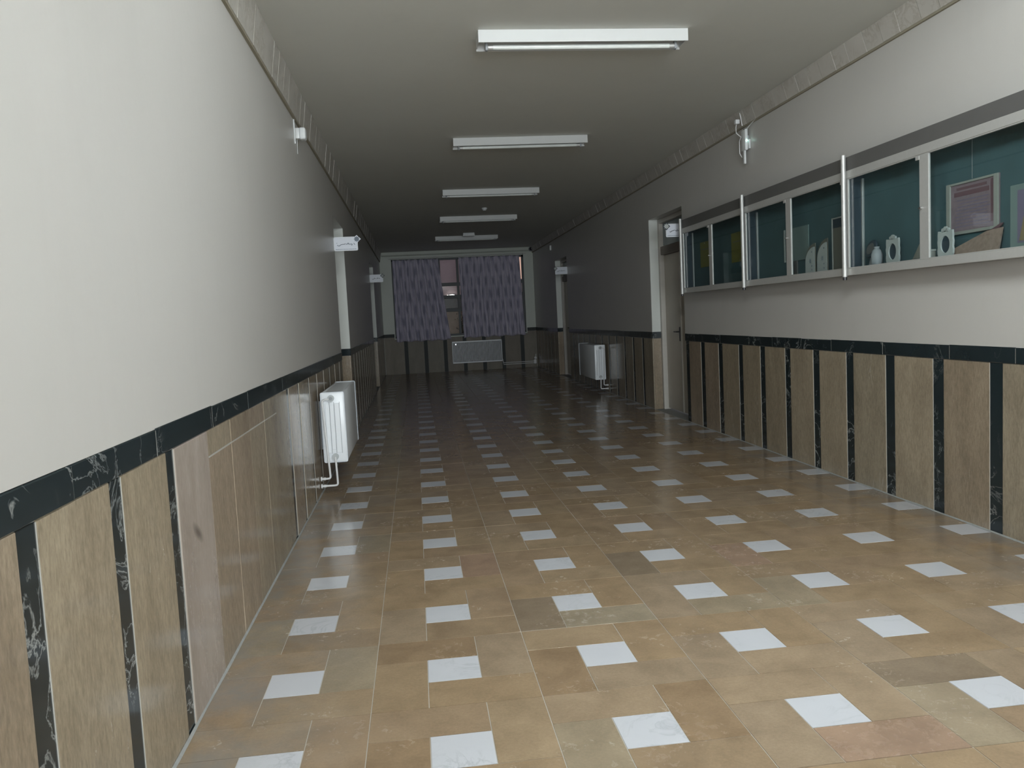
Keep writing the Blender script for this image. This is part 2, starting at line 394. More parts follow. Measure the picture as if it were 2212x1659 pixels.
# walls ---------------------------------------------------------------------
SIDE_FILL_WIN = (-2.5, .4, .92, 2.6)        # unseen opening beside the camera, added for the side fill light
def side_wall(name, xface, sgn, doors, win=None):
    """sgn: +1 = the room lies towards +x"""
    mb = MB(); back = xface - sgn * .26
    ys = [BACK - .2] + [y for d in doors for y in d] + [FAR + .3]
    for i in range(0, len(ys), 2):
        mb.box(back, xface, ys[i], ys[i + 1], -.05, 1.045)
        mb.box(back, xface + sgn * .012, ys[i], ys[i + 1], 1.045, CEIL + .05)
    for a, b in doors: mb.box(back, xface + sgn * .012, a, b, DOOR_TOP, CEIL + .05)
    if win:
        mb = MB(); a, b, z0, z1 = win
        ys = [BACK - .2, a, b] + [y for d in doors for y in d] + [FAR + .3]
        for y0, y1 in [(ys[0], ys[1])] + [(ys[i], ys[i + 1]) for i in range(2, len(ys), 2)]:
            mb.box(back, xface, y0, y1, -.05, 1.045); mb.box(back, xface + sgn * .012, y0, y1, 1.045, CEIL + .05)
        for p, q in doors: mb.box(back, xface + sgn * .012, p, q, DOOR_TOP, CEIL + .05)
        mb.box(back, xface, a, b, -.05, z0); mb.box(back, xface + sgn * .012, a, b, z1, CEIL + .05)
    return structure(mb.build(name, M['wall']))
wall_left = side_wall('wall_left', L_, 1, DOORS_L)
wall_right = side_wall('wall_right', R_, -1, DOORS_R, SIDE_FILL_WIN)
WX0, WX1, WZ0, WZ1 = -.60, 2.83, .93, 2.95     # the far window's opening
mb = MB()
mb.box(L_ - .3, WX0, FAR, FAR + .3, -.05, CEIL + .05); mb.box(WX1, R_ + .3, FAR, FAR + .3, -.05, CEIL + .05)
mb.box(WX0, WX1, FAR, FAR + .3, -.05, WZ0); mb.box(WX0, WX1, FAR, FAR + .3, WZ1, CEIL + .05)
wall_far = structure(mb.build('wall_far', M['far_wall']))
mb = MB()                                        # behind the camera: unseen wall, its opening added for the back fill
mb.box(L_ - .3, -.6, BACK - .2, BACK, -.05, CEIL + .05); mb.box(1.6, R_ + .3, BACK - .2, BACK, -.05, CEIL + .05)
mb.box(-.6, 1.6, BACK - .2, BACK, -.05, .15); mb.box(-.6, 1.6, BACK - .2, BACK, 2.42, CEIL + .05)
structure(mb.build('wall_back', M['wall']))
ceiling = structure(MB().box(-1.3, 3.5, BACK - .2, 19.1, CEIL, CEIL + .12).build('ceiling', M['ceiling']))

# dado of stone on the walls --------------------------------------------------
def dado(parent, place, span, strips, pinks=(), top_joint=(), plain_joints=(), cap_len=.62, seed=1):
    rnd = random.Random(seed)
    a0, a1 = span
    cuts = []
    edges = [(s[0], s[1], 'strip') for s in strips if s[1] > a0 and s[0] < a1]
    marks = sorted(edges + [(j, j, 'joint') for j in plain_joints if a0 < j < a1])
    cur = a0; panels = []
    for s0, s1, k in marks:
        s0, s1 = max(s0, a0), min(s1, a1)
        if s0 - cur > .03: panels.append((cur, s0))
        if k == 'strip':
            MB().slab(s0, s1, 0, CAPZ0, 0, .009, .0012, place).build('marble_strip', M['black'], parent)
        cur = max(cur, s1)
    if a1 - cur > .03: panels.append((cur, a1))
    for p0, p1 in panels:
        pink = any(p0 - .02 < q < p1 for q in pinks); mt = M['pink_panel'] if pink else M['panel']
        w = .012 + rnd.uniform(-.0015, .0015)
        if any(p0 - .02 < q < p1 for q in top_joint):
            zs = [(0, .853), (.858, CAPZ0)]
            MB().slab(p0 + .002, p1 - .002, .8515, .8595, 0, .0112, .0006, place).build('grout_line', M['edge'], parent)
        else: zs = [(0, CAPZ0)]
        at_strip = any(abs(p0 - e_[1]) < .01 for e_ in edges)
        ew = .0030 if at_strip else .0022
        if p0 > a0 + .01: MB().slab(p0 - ew + .001, p0 + .0015, .002, CAPZ0 - .002, 0, .0112 if at_strip else .0105, .0008, place).build('grout_line', M['edge'], parent)
        for z0, z1 in zs:
            MB().slab(p0 + .002, p1 - .002, z0, z1, 0, w, .0022, place).build('stone_panel', mt, parent)
    y = a0
    while y < a1 - .01:
        e = min(y + cap_len * rnd.uniform(.75, 1.2), a1)
        if a1 - e < .12: e = a1
        MB().slab(y + .001, e - .001, CAPZ0 + .002, CAPZ1 + rnd.uniform(-.003, .003), 0, .0145 + rnd.uniform(0, .002), .003, place).build('cap_stone', M['black'], parent)
        if e < a1 - .01: MB().slab(e - .002, e + .002, CAPZ0 + .004, CAPZ1 - .004, 0, .0142, .0006, place).build('grout_line', M['edge'], parent)
        y = e
# left wall
sl = [(-.73 - .5 * k, -.64 - .5 * k) for k in range(1, 8)] + [(-.73, -.64), (-.225, -.14), (.265, .345), (2.735, 2.82), (3.20, 3.27), (3.735, 3.81), (4.225, 4.30)]
sl += [(4.72 + .5 * k, 4.80 + .5 * k) for k in range(4)]
dado(wall_left, PL, (BACK, 6.62), sl, pinks=(.5,), top_joint=(.9, 1.3, 1.7, 2.1), plain_joints=(.78, 1.17, 1.57, 1.95, 2.33), seed=3)
dado(wall_left, PL, (7.88, 13.60), [(8.3 + .5 * k, 8.38 + .5 * k) for k in range(11)], seed=4)
dado(wall_left, PL, (15.10, FAR - .012), [(15.5 + .5 * k, 15.58 + .5 * k) for k in range(7)], seed=5)
# right wall
sr = [(6.72, 6.83), (6.21, 6.33), (5.69, 5.80), (5.16, 5.26), (4.655, 4.755), (4.145, 4.245), (3.645, 3.745), (3.14, 3.24), (2.63, 2.73), (2.12, 2.22), (1.62, 1.72)]
sr += [(1.11 - .505 * k, 1.21 - .505 * k) for k in range(15)]
dado(wall_right, PR, (BACK, -2.55), sorted(sr), seed=9)
dado(wall_right, PR, (.42, 6.83), sorted(sr), seed=6)
for _a, _b in ((-2.55, -1.1), (-1.1, .42)): MB().slab(_a + .002, _b - .002, 0, .90, 0, .012, .002, PR).build('stone_panel', M['panel'], wall_right)
dado(wall_right, PR, (8.20, 14.12), [(8.62 + .505 * k, 8.71 + .505 * k) for k in range(11)], seed=7)
dado(wall_right, PR, (15.50, FAR - .012), [(15.9 + .505 * k, 15.99 + .505 * k) for k in range(6)], seed=8)
# far wall: full panels to the cap, the cap cut short at the window
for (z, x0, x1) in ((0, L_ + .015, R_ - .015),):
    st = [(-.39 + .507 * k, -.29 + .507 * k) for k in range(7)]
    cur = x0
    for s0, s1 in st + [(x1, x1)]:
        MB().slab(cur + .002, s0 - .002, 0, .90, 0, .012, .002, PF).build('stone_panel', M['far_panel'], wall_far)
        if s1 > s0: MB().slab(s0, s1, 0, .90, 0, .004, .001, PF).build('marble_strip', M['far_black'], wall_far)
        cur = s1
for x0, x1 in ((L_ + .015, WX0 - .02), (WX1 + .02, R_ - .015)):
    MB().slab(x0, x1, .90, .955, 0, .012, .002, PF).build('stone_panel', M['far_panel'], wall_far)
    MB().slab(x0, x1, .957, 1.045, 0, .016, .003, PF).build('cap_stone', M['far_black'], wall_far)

# grey mortar bead where the floor meets the walls
def bead(name, place, spans, seed):
    rnd = random.Random(seed); mb = MB()
    for a, b in spans:
        n = max(2, int((b - a) / .12))
        prev = None
        for i in range(n + 1):
            u = a + (b - a) * i / n; w = .004 + .004 * mnoise.noise(Vector((u * 3, seed, 0))) ; h = .005 + .004 * mnoise.noise(Vector((u * 4, seed, 5)))
            P = [place(u, -.001, .010), place(u, .0015, .016 + w), place(u, h + .004, .0125)]
            base = len(mb.v); mb.v += P
            if prev is not None:
                for q in range(3):
                    mb.f.append((prev + q, prev + (q + 1) % 3, base + (q + 1) % 3, base + q)); mb.t.append(0)
            prev = base
    return structure(mb.build(name, M['mortar']))
bead('baseboard_left', PL, [(BACK, 6.62), (7.88, 13.6), (15.1, FAR - .02)], 1)
bead('baseboard_right', PR, [(BACK, 6.83), (8.2, 14.12), (15.5, FAR - .02)], 2)

# cornices of short travertine pieces ----------------------------------------
def cornice(name, xf, sgn, h, w, piece, seed):
    rnd = random.Random(seed)
    root = structure(MB().box(xf, xf + sgn * .016, BACK, FAR, CEIL - h - .014, CEIL - h + .004).build(name, M['joint']))
    prof = [(0, CEIL - h), (.020, CEIL - h), (w, CEIL - .012), (w, CEIL - .001), (0, CEIL - .001)]
    rest = MB(); y = BACK
    while y < FAR - .01:
        e = min(y + piece * rnd.uniform(.9, 1.1), FAR); d = rnd.uniform(-.002, .002)
        pl = lambda u, v, ww: (xf + sgn * (u + d if u > .005 else u), ww, v)
        if 1.4 < y < 9.0: MB().prism(prof, y + .0025, e - .0025, pl).build('cornice_tile', M['cornice'], root)
        else: rest.prism(prof, y + .0025, e - .0025, pl)
        y = e
    stuff(rest.build('far_cornice_tiles', M['cornice'], root))
    return root
cornice('trim_1', L_ + .012, 1, .225, .05, .205, 1)
cornice('trim_2', R_ - .012, -1, .135, .06, .20, 2)
# the plain moulding over the far window
tr = MB(); tr.prism([(0, CEIL - .105), (.02, CEIL - .105), (.05, CEIL - .075), (.05, CEIL - .001), (0, CEIL - .001)], L_ + .07, R_ - .08, lambda u, v, w: (w, FAR - u, v))
structure(tr.build('trim_3', M['far_wall']))

# doors -----------------------------------------------------------------------
def door(n, wall, xf, sgn, a, b):
    """sgn +1: the room lies to +x. a..b along the corridor; depth goes away from the room"""
    X = lambda d: xf - sgn * d
    root = bpy.data.objects.new('door_%d' % n, None); COL.objects.link(root); root.location = (X(.2), (a + b) / 2, 0); root['base'] = tuple(root.location); structure(root)
    # lining of the two reveals: stone below, black cap end, white paint above
    for y0, y1 in ((b - .014, b), (a, a + .014)):
        MB().rbox(min(X(.0), X(.105)), max(X(.0), X(.105)), y0, y1, 0, CAPZ0, .002, 1).build('reveal_stone', M['panel'], wall)
        MB().rbox(min(X(-.015), X(.105)), max(X(-.015), X(.105)), y0 - .006 if y0 > a + .1 else y0, y1 if y0 > a + .1 else y1 + .006, CAPZ0 + .002, CAPZ1, .004, 2).build('cap_stone', M['black'], wall)
        MB().box(X(-.011), X(.105), y0, y1, CAPZ1 + .001, DOOR_TOP).build('reveal_plaster', M['reveal'], wall)
    fr = MB(); top = DOOR_TOP - .002
    for y0, y1 in ((b - .07, b - .014), (a + .014, a + .07)): fr.rbox(min(X(.105), X(.20)), max(X(.105), X(.20)), y0, y1, 0, top, .004, 1)
    fr.rbox(min(X(.105), X(.20)), max(X(.105), X(.20)), a + .07, b - .07, top - .055, top, .004, 1)
    fr.build('door_frame', M['door_frame'], root)
    MB().rbox(min(X(.12), X(.20)), max(X(.12), X(.20)), a + .07, b - .07, 2.06, 2.17, .004, 1).build('transom_bar', M['door_bar'], root)  # bar between leaf and glass, coloured with the sign's shadow
    MB().box(X(.16), X(.175), a + .07, b - .07, 2.17, top - .055).build('transom_pane', M['transom'], root)
    mid = (a + b) / 2 - .03
    for y0, y1, near in ((mid + .003, b - .073, 0), (a + .073, mid - .003, 1)):
        lf = MB().rbox(min(X(.165), X(.205)), max(X(.165), X(.205)), y0, y1, .02, 2.055, .003, 1).build('door_leaf', M['door'], root)
        if not near:
            MB().rbox(min(X(.150), X(.168)), max(X(.150), X(.168)), mid - .008, mid + .022, .02, 2.055, .003, 1).build('edge_strip', M['door_frame'], lf)
            hb = MB(); hb.rbox(min(X(.145), X(.166)), max(X(.145), X(.166)), mid + .026, mid + .062, .93, 1.11, .003, 1)
            hb.cyl((X(.15), mid + .045, 1.05), (X(.105), mid + .045, 1.05), .009); hb.cyl((X(.108), mid + .05, 1.05), (X(.108), mid + .15, 1.05), .009)
            hb.build('door_handle', M['dark_metal'], lf, smooth=True)
    MB().box(X(0), X(.26), a, b, -.02, -.001).build('threshold', M['mortar'], root)
    return root
door(1, wall_left, L_, 1, *DOORS_L[0]); door(2, wall_left, L_, 1, *DOORS_L[1])
door(3, wall_right, R_, -1, *DOORS_R[0]); door(4, wall_right, R_, -1, *DOORS_R[1])

# far window -------------------------------------------------------------------
win = bpy.data.objects.new('window_1', None); COL.objects.link(win); win.location = (1.1, FAR + .1, WZ0); win['base'] = tuple(win.location); structure(win)
vx = [WX0, WX0 + .5, 1.095, 1.70, 2.27, WX1]; wy0, wy1 = FAR + .06, FAR + .11
mb = MB()
mb.rbox(WX0, WX1, wy0, wy1, WZ0, WZ0 + .05, .004, 1); mb.rbox(WX0, WX1, wy0, wy1, WZ1 - .05, WZ1, .004, 1)
for x in (WX0 + .025, WX1 - .025): mb.rbox(x - .025, x + .025, wy0, wy1, WZ0, WZ1, .004, 1)
mb.build('window_frame', M['frame_dark'], win)
for x in (.02, .62, 1.095, 1.70, 2.27): MB().rbox(x - .03, x + .03, wy0 - .004, wy1, WZ0 + .05, WZ1 - .05, .004, 1).build('mullion', M['frame_dark'], win)
zs = [WZ0 + .05, 1.60, 1.94, 2.265, WZ1 - .05]
for z in zs[1:-1]:
    MB().rbox(WX0 + .05, WX1 - .05, wy0 - .006, wy1, z - .045, z + .045, .004, 1).build('transom', M['frame_dark'], win)
xs = [WX0 + .05, .02, .62, 1.095, 1.70, 2.27, WX1 - .05]
for i in range(len(xs) - 1):
    for j in range(len(zs) - 1):
        MB().box(xs[i], xs[i + 1], FAR + .082, FAR + .087, zs[j], zs[j + 1]).build('pane', M['win_glass'], win)
MB().rbox(WX0 - .01, WX1 + .01, FAR - .03, FAR + .06, WZ0 - .028, WZ0, .004, 1).build('window_sill', M['far_wall'], win)
# unseen back window, added to hold the back fill light
bw = bpy.data.objects.new('fill_window_2', None); COL.objects.link(bw); bw.location = (.5, BACK - .1, .95); bw['base'] = tuple(bw.location); structure(bw)
mb = MB()
for x in (-.6, .12, .83, 1.55): mb.box(x, x + .05, BACK - .12, BACK - .06, .15, 2.42)
for z in (.15, 2.37): mb.box(-.6, 1.6, BACK - .12, BACK - .06, z, z + .05)
mb.build('window_frame', M['alu_white'], bw)
sw_ = bpy.data.objects.new('fill_window_3', None); COL.objects.link(sw_); sw_.location = (R_ + .1, -1.05, .92); sw_['base'] = tuple(sw_.location); structure(sw_)  # unseen side window, put in to carry the side fill
mb = MB()
for y in (-2.5, -1.55, -.6, .35): mb.box(R_ + .05, R_ + .10, y, y + .05, .92, 2.6)
for z in (.92, 2.55): mb.box(R_ + .05, R_ + .10, -2.5, .4, z, z + .05)
mb.build('window_frame', M['alu_white'], sw_)
MB().box(R_ - .03, R_ + .05, -2.5, .4, .90, .92).build('window_sill', M['far_wall'], sw_)

# outside the far window ----------------------------------------------------------
structure(MB().box(-6, 9, FAR + .3, 26, -.3, -.06).build('ground_outside', M['ground']))
fac = thing('neighbour_building', 'pink plastered building seen through the gap between the curtains', 'building', (1.0, 21.4, -.06))
MB().box(-5, 8, 21.4, 22.2, 2.27, 6.0).build('facade', M['facade'], fac)
MB().box(-5, 8, 21.40, 22.2, -.06, 2.27).build('rendered_wall', M['rough_facade'], fac)
gw = thing('garden_wall', 'low tan garden wall with a grey coping outside the far window', 'wall', (1.0, 20.5, -.06))
MB().box(-4, 7, 20.5, 20.7, -.06, 1.62).build('masonry', M['tan_wall'], gw)
MB().rbox(-4, 7, 20.46, 20.74, 1.62, 1.95, .01, 1).build('coping', M['grey_block'], gw)
ol = thing('outdoor_lamp', 'small lit oval lamp glowing outside the far window', 'lamp', (1.03, 21.4, 2.045))
MB().rbox(0.93, 1.13, 21.355, 21.3995, 2.0, 2.085, .006, 1).build('mount', M['grey_block'], ol)
MB().ball((1.035, 21.33, 2.045), .085, .04, .034).build('lamp_cover', M['lamp'], ol, smooth=True)
MB().ball((.915, 21.365, 2.052), .022, .02, .016, 10, 6).build('side_light', M['lamp'], ol, smooth=True)
sh = thing('shrub', 'dark leafy shrub against the tan wall outside the far window', 'shrub', (1.24, 20.1, -.06))
MB().tube([(1.24, 20.1, -.06), (1.25, 20.12, .6), (1.2, 20.1, 1.3)], .02, 6).build('stem', M['leaf'], sh)
mb = MB(); rnd = random.Random(4)
for i in range(260):
    c = Vector((1.30 + rnd.gauss(0, .09), 20.12 + rnd.gauss(0, .10), rnd.uniform(.7, 1.55))); a = Vector((rnd.gauss(0, 1), rnd.gauss(0, 1), rnd.gauss(0, 1))).normalized() * .035
    b = a.cross(Vector((rnd.gauss(0, 1), rnd.gauss(0, 1), rnd.gauss(0, 1)))).normalized() * .016
    mb.add([c - a, c + b, c + a, c - b], [(0, 1, 2, 3)])
stuff(mb.build('foliage', M['leaf'], sh))
MB().box(3.00, 3.16, 21.394, 21.42, 2.45, 3.15).build('lit_pane', M['amber'], fac)

# ------------------------------------------------------------------ curtains
def curtain(label, xt0, xt1, xb0, xb1, zt, zb, seed):
    rnd = random.Random(seed); nu, nv = 150, 36
    me = bpy.data.meshes.new('curtain'); V, Fc, UV = [], [], []
    ph = [rnd.uniform(0, 6.28) for _ in range(5)]
    for j in range(nv + 1):
        t = j / nv
        for i in range(nu + 1):
            s = i / nu
            xa = xt0 + (xb0 - xt0) * t ** 1.3; xb = xt1 + (xb1 - xt1) * t ** 1.1
            sw = s + .006 * math.sin(9 * s + ph[0] + 2 * t)
            x = xa + (xb - xa) * sw
            y = .030 * math.sin(2 * math.pi * 11 * sw + ph[1] + .5 * math.sin(3 * t)) * (.55 + .45 * t) + .014 * math.sin(2 * math.pi * 27 * sw + ph[2] + t) + .02 * math.sin(5 * sw + ph[3]) * t
            z = zt + (zb - zt) * t + (.012 * math.sin(2 * math.pi * 5 * sw + ph[4]) if j == nv else 0) - (.018 * abs(math.sin(math.pi * 8 * sw)) if j == 0 else 0)
            V.append((x, FAR - .135 + y, z)); UV.append((s * (xt1 - xt0) * 1.25, (1 - t) * (zt - zb), 0))
    for j in range(nv):
        for i in range(nu):
            a = j * (nu + 1) + i; Fc.append((a, a + 1, a + nu + 2, a + nu + 1))
    n0 = len(V)
    V += [(x, y + .004, z) for x, y, z in V]; UV += UV                       # a real thickness
    Fc += [tuple(n0 + k for k in reversed(f)) for f in Fc[:nu * nv]]
    ring = [i for i in range(nu + 1)] + [j * (nu + 1) + nu for j in range(1, nv + 1)] + [nv * (nu + 1) + i for i in range(nu - 1, -1, -1)] + [j * (nu + 1) for j in range(nv - 1, 0, -1)]
    for k in range(len(ring)):
        a, b = ring[k], ring[(k + 1) % len(ring)]; Fc.append((a, n0 + a, n0 + b, b))
    me.from_pydata(V, [], Fc); me.materials.append(M['curtain'])
    at = me.attributes.new('cloth', 'FLOAT_VECTOR', 'POINT')
    for i, u in enumerate(UV): at.data[i].vector = u
    for p in me.polygons: p.use_smooth = True
    me.update(); o = bpy.data.objects.new('curtain', me); COL.objects.link(o)
    return tag(o, label, 'curtain', 'curtains over the far window')
curtain('left patterned mauve curtain hanging in front of the far window', -.57, .60, -.57, .84, 2.935, .84, 1)
curtain('right patterned mauve curtain above the far radiator', 1.13, 2.70, 1.16, 2.79, 2.945, .865, 2)
rail = thing('curtain_rail', 'thin pale rail carrying both curtains along the far wall', 'rail', (1.1, FAR - .13, 2.965))
MB().tube([(-.66, FAR - .135, 2.965), (2.88, FAR - .135, 2.975)], .009, 8).build('rod', M['alu_white'], rail)
for x in (-.60, 1.0, 2.82): MB().box(x - .008, x + .008, FAR - .14, FAR - .001, 2.958, 2.974).build('bracket', M['alu_white'], rail)

# ------------------------------------------------------------------ ceiling lights
def ceiling_light(y, x0, label, lit=False, tilt=0.0):
    x1 = x0 + 1.36; zc = CEIL
    root = thing('ceiling_light', label, 'light', (x0 + .68, y + .09, zc), 'row of fluorescent ceiling lights')
    zb = 3.062
    MB().box(x0, x1, y, y + .18, zc - .022, zc - .001).build('back_plate', M['fixture'], root)
    for a, b, nm in ((y, y + .005, 0), (y + .175, y + .18, 1)):
        s = MB(); s.box(x0, x1, a, b, zb, zc - .022); s.build('side_skirt', M['fixture'], root)
    for xa, xb in ((x0, x0 + .006), (x1 - .006, x1)):
        MB().box(xa, xb, y + .005, y + .175, zb + .012, zc - .022).build('end_plate', M['fixture'], root)
    MB().prism([(y + .045, zc - .022), (y + .06, zc - .045), (y + .12, zc - .045), (y + .135, zc - .022)], x0 + .04, x1 - .04, lambda u, v, w: (w, u, v)).build('ballast_cover', M['fixture'], root)
    tz = 3.059
    tb = MB().cyl((x0 + .075, y + .09, tz), (x1 - .075, y + .09, tz), .0155, 18).build('tube', M['tube_on'] if lit else M['tube_off'], root, smooth=True)
    for xa, xb in ((x0 + .066, x0 + .10), (x1 - .10, x1 - .066)):
        MB().cyl((xa, y + .09, tz), (xb, y + .09, tz), .0165, 14).build('tube_cap', M['alu'], tb, smooth=True)
    for xc in (x0 + .058, x1 - .058):
        MB().rbox(xc - .009, xc + .009, y + .072, y + .108, tz - .022, zc - .04, .004, 1).build('lamp_holder', M['groove'], root)
    root.rotation_euler.z = tilt
    return root
ceiling_light(-.42, .40, 'the only lit fluorescent ceiling light, above the camera', True)
ceiling_light(2.78, .425, 'unlit white ceiling light nearest the camera, largest of the row', tilt=.004)
ceiling_light(5.80, .41, 'second unlit ceiling light from the camera, white with a pale tube', tilt=-.012)
ceiling_light(9.02, .41, 'third unlit ceiling light along the corridor, above the right doorway sign', tilt=.02)
ceiling_light(11.95, .46, 'fourth unlit ceiling light, dim grey in the dark part', tilt=.02)
ceiling_light(15.30, .46, 'farthest unlit ceiling light before the curtained window', tilt=.035)
sd = thing('smoke_detector', 'small white detector on the ceiling between the third and fourth lights', 'detector', (1.16, 10.98, CEIL))
MB().cyl((1.16, 10.98, CEIL - .001), (1.16, 10.98, CEIL - .022), .045, 18).build('base', M['plastic'], sd, smooth=True)
MB().cyl((1.16, 10.98, CEIL - .022), (1.16, 10.98, CEIL - .045), .038, 18, .026).build('head', M['plastic'], sd, smooth=True)
cp = thing('ceiling_box', 'thin pale box on the ceiling just before the farthest light', 'box', (1.16, 14.75, CEIL))
MB().rbox(1.03, 1.27, 14.72, 14.80, CEIL - .065, CEIL - .001, .004, 1).build('body', M['plastic'], cp)
MB().rbox(1.025, 1.275, 14.715, 14.72, CEIL - .068, CEIL - .04, .002, 1).build('lip', M['fixture'], cp)
dm = thing('dome_camera', 'small dark dome camera high in the far right corner', 'camera', (3.03, 18.69, 3.03))
MB().cyl((3.03, FAR - .05, 3.085), (3.03, FAR - .115, 3.085), .06, 18).build('base', M['grey_block'], dm, smooth=True)
MB().ball((3.03, FAR - .118, 3.083), .045, .045, .045).build('dome', M['dome'], dm, smooth=True)
MB().cyl((3.035, FAR - .155, 3.08), (3.035, FAR - .165, 3.08), .014, 10).build('violet_highlight', M['violet'], dm, smooth=True)  # purple highlight on the dome, painted as a violet disc
ws = thing('wall_sensor', 'tiny white sensor high on the right wall beside the far door', 'sensor', (R_ - .012, 15.9, 2.86))
MB().rbox(R_ - .05, R_ - .012, 15.88, 15.93, 2.80, 2.91, .006, 2).build('body', M['plastic'], ws)
MB().cyl((R_ - .05, 15.905, 2.84), (R_ - .056, 15.905, 2.84), .012, 10).build('lens', M['groove'], ws)

# ------------------------------------------------------------------ radiators on the side walls
def radiator(label, xf, sgn, y0, length, z0, z1, s0=.055, s1=.235, tail=.6):
    X = lambda s: xf + sgn * s
    root = thing('radiator', label, 'radiator', (X(.145), y0 + length / 2, z0), 'white panel radiators on the side walls')
    B = lambda mb, sa, sb, ya, yb, za, zb, r=.006, seg=2: mb.rbox(min(X(sa), X(sb)), max(X(sa), X(sb)), ya, yb, za, zb, r, seg)
    B(MB(), s1 - .022, s1, y0 + .012, y0 + length - .012, z0, z1, .008).build('front_panel', M['enamel'], root, smooth=True)
    B(MB(), s0, s0 + .022, y0 + .012, y0 + length - .012, z0, z1, .008).build('rear_panel', M['enamel'], root, smooth=True)
    B(MB(), s0 + .022, s1 - .022, y0 + .012, y0 + length - .012, z1 - .018, z1 - .002, .003, 1).build('top_cover', M['enamel'], root)
    fin = MB()
    for i in range(12):
        yy = y0 + .05 + (length - .1) * i / 11; fin.box(X(s0 + .024), X(s1 - .024), yy - .002, yy + .002, z0 + .02, z1 - .02)
    fin.build('convector_fins', M['groove'], root)
    for ya, yb, near in ((y0 - .006, y0 + .012, 1), (y0 + length - .012, y0 + length + .006, 0)):
        c = B(MB(), s0 - .004, s1 + .004, ya, yb, z0 - .004, z1 + .004, .014, 3).build('end_cover', M['enamel'], root, smooth=True)
        if near:                                   # pressed channels in the end cover the camera sees
            ws_ = [(s0 + .030, s0 + .062, z0 + .075, z1 - .085), (s0 + .066, s0 + .098, z0 + .10, z1 - .095), (s0 + .102, s0 + .142, z0 + .075, z1 - .085)]
            for a, b, za, zb in ws_: B(MB(), a, b, ya - .004, ya + .004, za, zb, .003, 1).build('pressed_rib', M['enamel'], c)
            gr = MB()
            for a in (s0 + .064, s0 + .100, s0 + .1435): gr.box(X(a - .0018), X(a + .0018), ya - .0012, ya + .002, z0 + .07, z1 - .075)
            gr.build('groove', M['groove'], c)
    yv = y0 - .006
    # top valve with its feed pipe, bottom valve with the return
    v = MB(); v.cyl((X(s0 + .080), yv + .004, z1 - .045), (X(s0 + .080), yv - .026, z1 - .045), .026, 20); v.build('top_valve', M['rad_far'], root, smooth=True)
    MB().cyl((X(s0 + .080), yv - .027, z1 - .045), (X(s0 + .080), yv - .030, z1 - .045), .014, 14).build('valve_cap', M['groove'], root, smooth=True)
    v = MB(); v.cyl((X(s0 + .088), yv + .004, z0 + .045), (X(s0 + .088), yv - .022, z0 + .045), .026, 20); v.build('bottom_valve', M['rad_far'], root, smooth=True)
    def elbow(path, r=.0085):
        pts = []
        P = [Vector(p) for p in path]
        for i, p in enumerate(P):
            if i in (0, len(P) - 1): pts.append(p); continue
            a = (P[i - 1] - p).normalized(); b = (P[i + 1] - p).normalized()
            for k in range(5):
                t = k / 4; q = p + a * .022 * (1 - t) ** 2 + b * .022 * t ** 2; pts.append(q)
        return MB().tube(pts, r, 10)
    zf, zr = .128, .070
    yp = yv - .016
    elbow([(X(s0 + .075), yp - .004, z1 - .047), (X(s0 + .012), yp - .004, z1 - .055), (X(s0 + .040), yp, zf), (X(.018), yp, zf)]).build('feed_pipe', M['pipe'], root, smooth=True)
    elbow([(X(s0 + .088), yp, z0 + .045), (X(s0 + .094), yp, zr), (X(.018), yp, zr)]).build('return_pipe', M['pipe'], root, smooth=True)
    for z in (zf, zr): MB().cyl((X(.0175), yp, z), (X(.030), yp, z), .018, 14).build('wall_collar', M['pipe'], root, smooth=True)
    for z in (zf, zr): MB().cyl((X(.040), yp, z), (X(.056), yp, z), .0125, 12).build('pipe_nut', M['pipe'], root, smooth=True)
    for yy in (y0 + .2, y0 + length - .2): MB().box(X(.0175), X(s0), yy - .015, yy + .015, z0 + .08, z1 - .08).build('wall_bracket', M['groove'], root)
    return root
radiator('white panel radiator on the left wall with two pipes at its near end', L_, 1, 4.10, 1.20, .255, .812)
radiator('white panel radiator on the right wall beyond the doorway', R_, -1, 10.85, 1.30, .225, .80, .05, .225)
# the ribbed grey one under the far window
fr = thing('window_radiator', 'grey ribbed radiator under the curtained window on the far wall', 'radiator', (1.49, FAR - .08, .2))
fx0, fx1, fz0, fz1 = .84, 2.145, .205, .775
MB().rbox(fx0, fx1, FAR - .135, FAR - .03, fz1 - .03, fz1, .004, 1).build('top_rail', M['enamel'], fr)
MB().rbox(fx0, fx1, FAR - .135, FAR - .03, fz0, fz0 + .03, .004, 1).build('bottom_rail', M['enamel'], fr)
MB().box(fx0 + .01, fx1 - .01, FAR - .10, FAR - .04, fz0 + .03, fz1 - .03).build('back_panel', M['dark_metal'], fr)  # shade between the ribs is put into this panel's dark colour
rb = bpy.data.meshes.new('rib')
rb = MB().rbox(-.012, .012, -.128 + 0, -.10, fz0 + .03, fz1 - .03, .005, 1).mesh('rib', M['rad_far'])
nr = 33
for i in range(nr):
    o = bpy.data.objects.new('rib', rb); COL.objects.link(o); o.location = (fx0 + .02 + (fx1 - fx0 - .04) * i / (nr - 1), FAR, 0)
    o.parent = fr; o.matrix_parent_inverse = Matrix.Translation(-Vector(fr['base']))
for x in (fx0, fx1 - .012): MB().rbox(x, x + .012, FAR - .135, FAR - .03, fz0, fz1, .004, 1).build('end_cover', M['enamel'], fr)
MB().cyl((fx0 + .10, FAR - .129, fz1 - .075), (fx0 + .10, FAR - .137, fz1 - .075), .014, 10).build('vent_screw', M['lock'], fr)
for z in (.155, .11): MB().tube([(fx1 + .01, FAR - .06, fz0 + .05 if z > .12 else fz0 + .02), (fx1 + .03, FAR - .05, z), (2.97, FAR - .05, z)], .010, 8).build('supply_pipe', M['pipe'], fr, smooth=True)
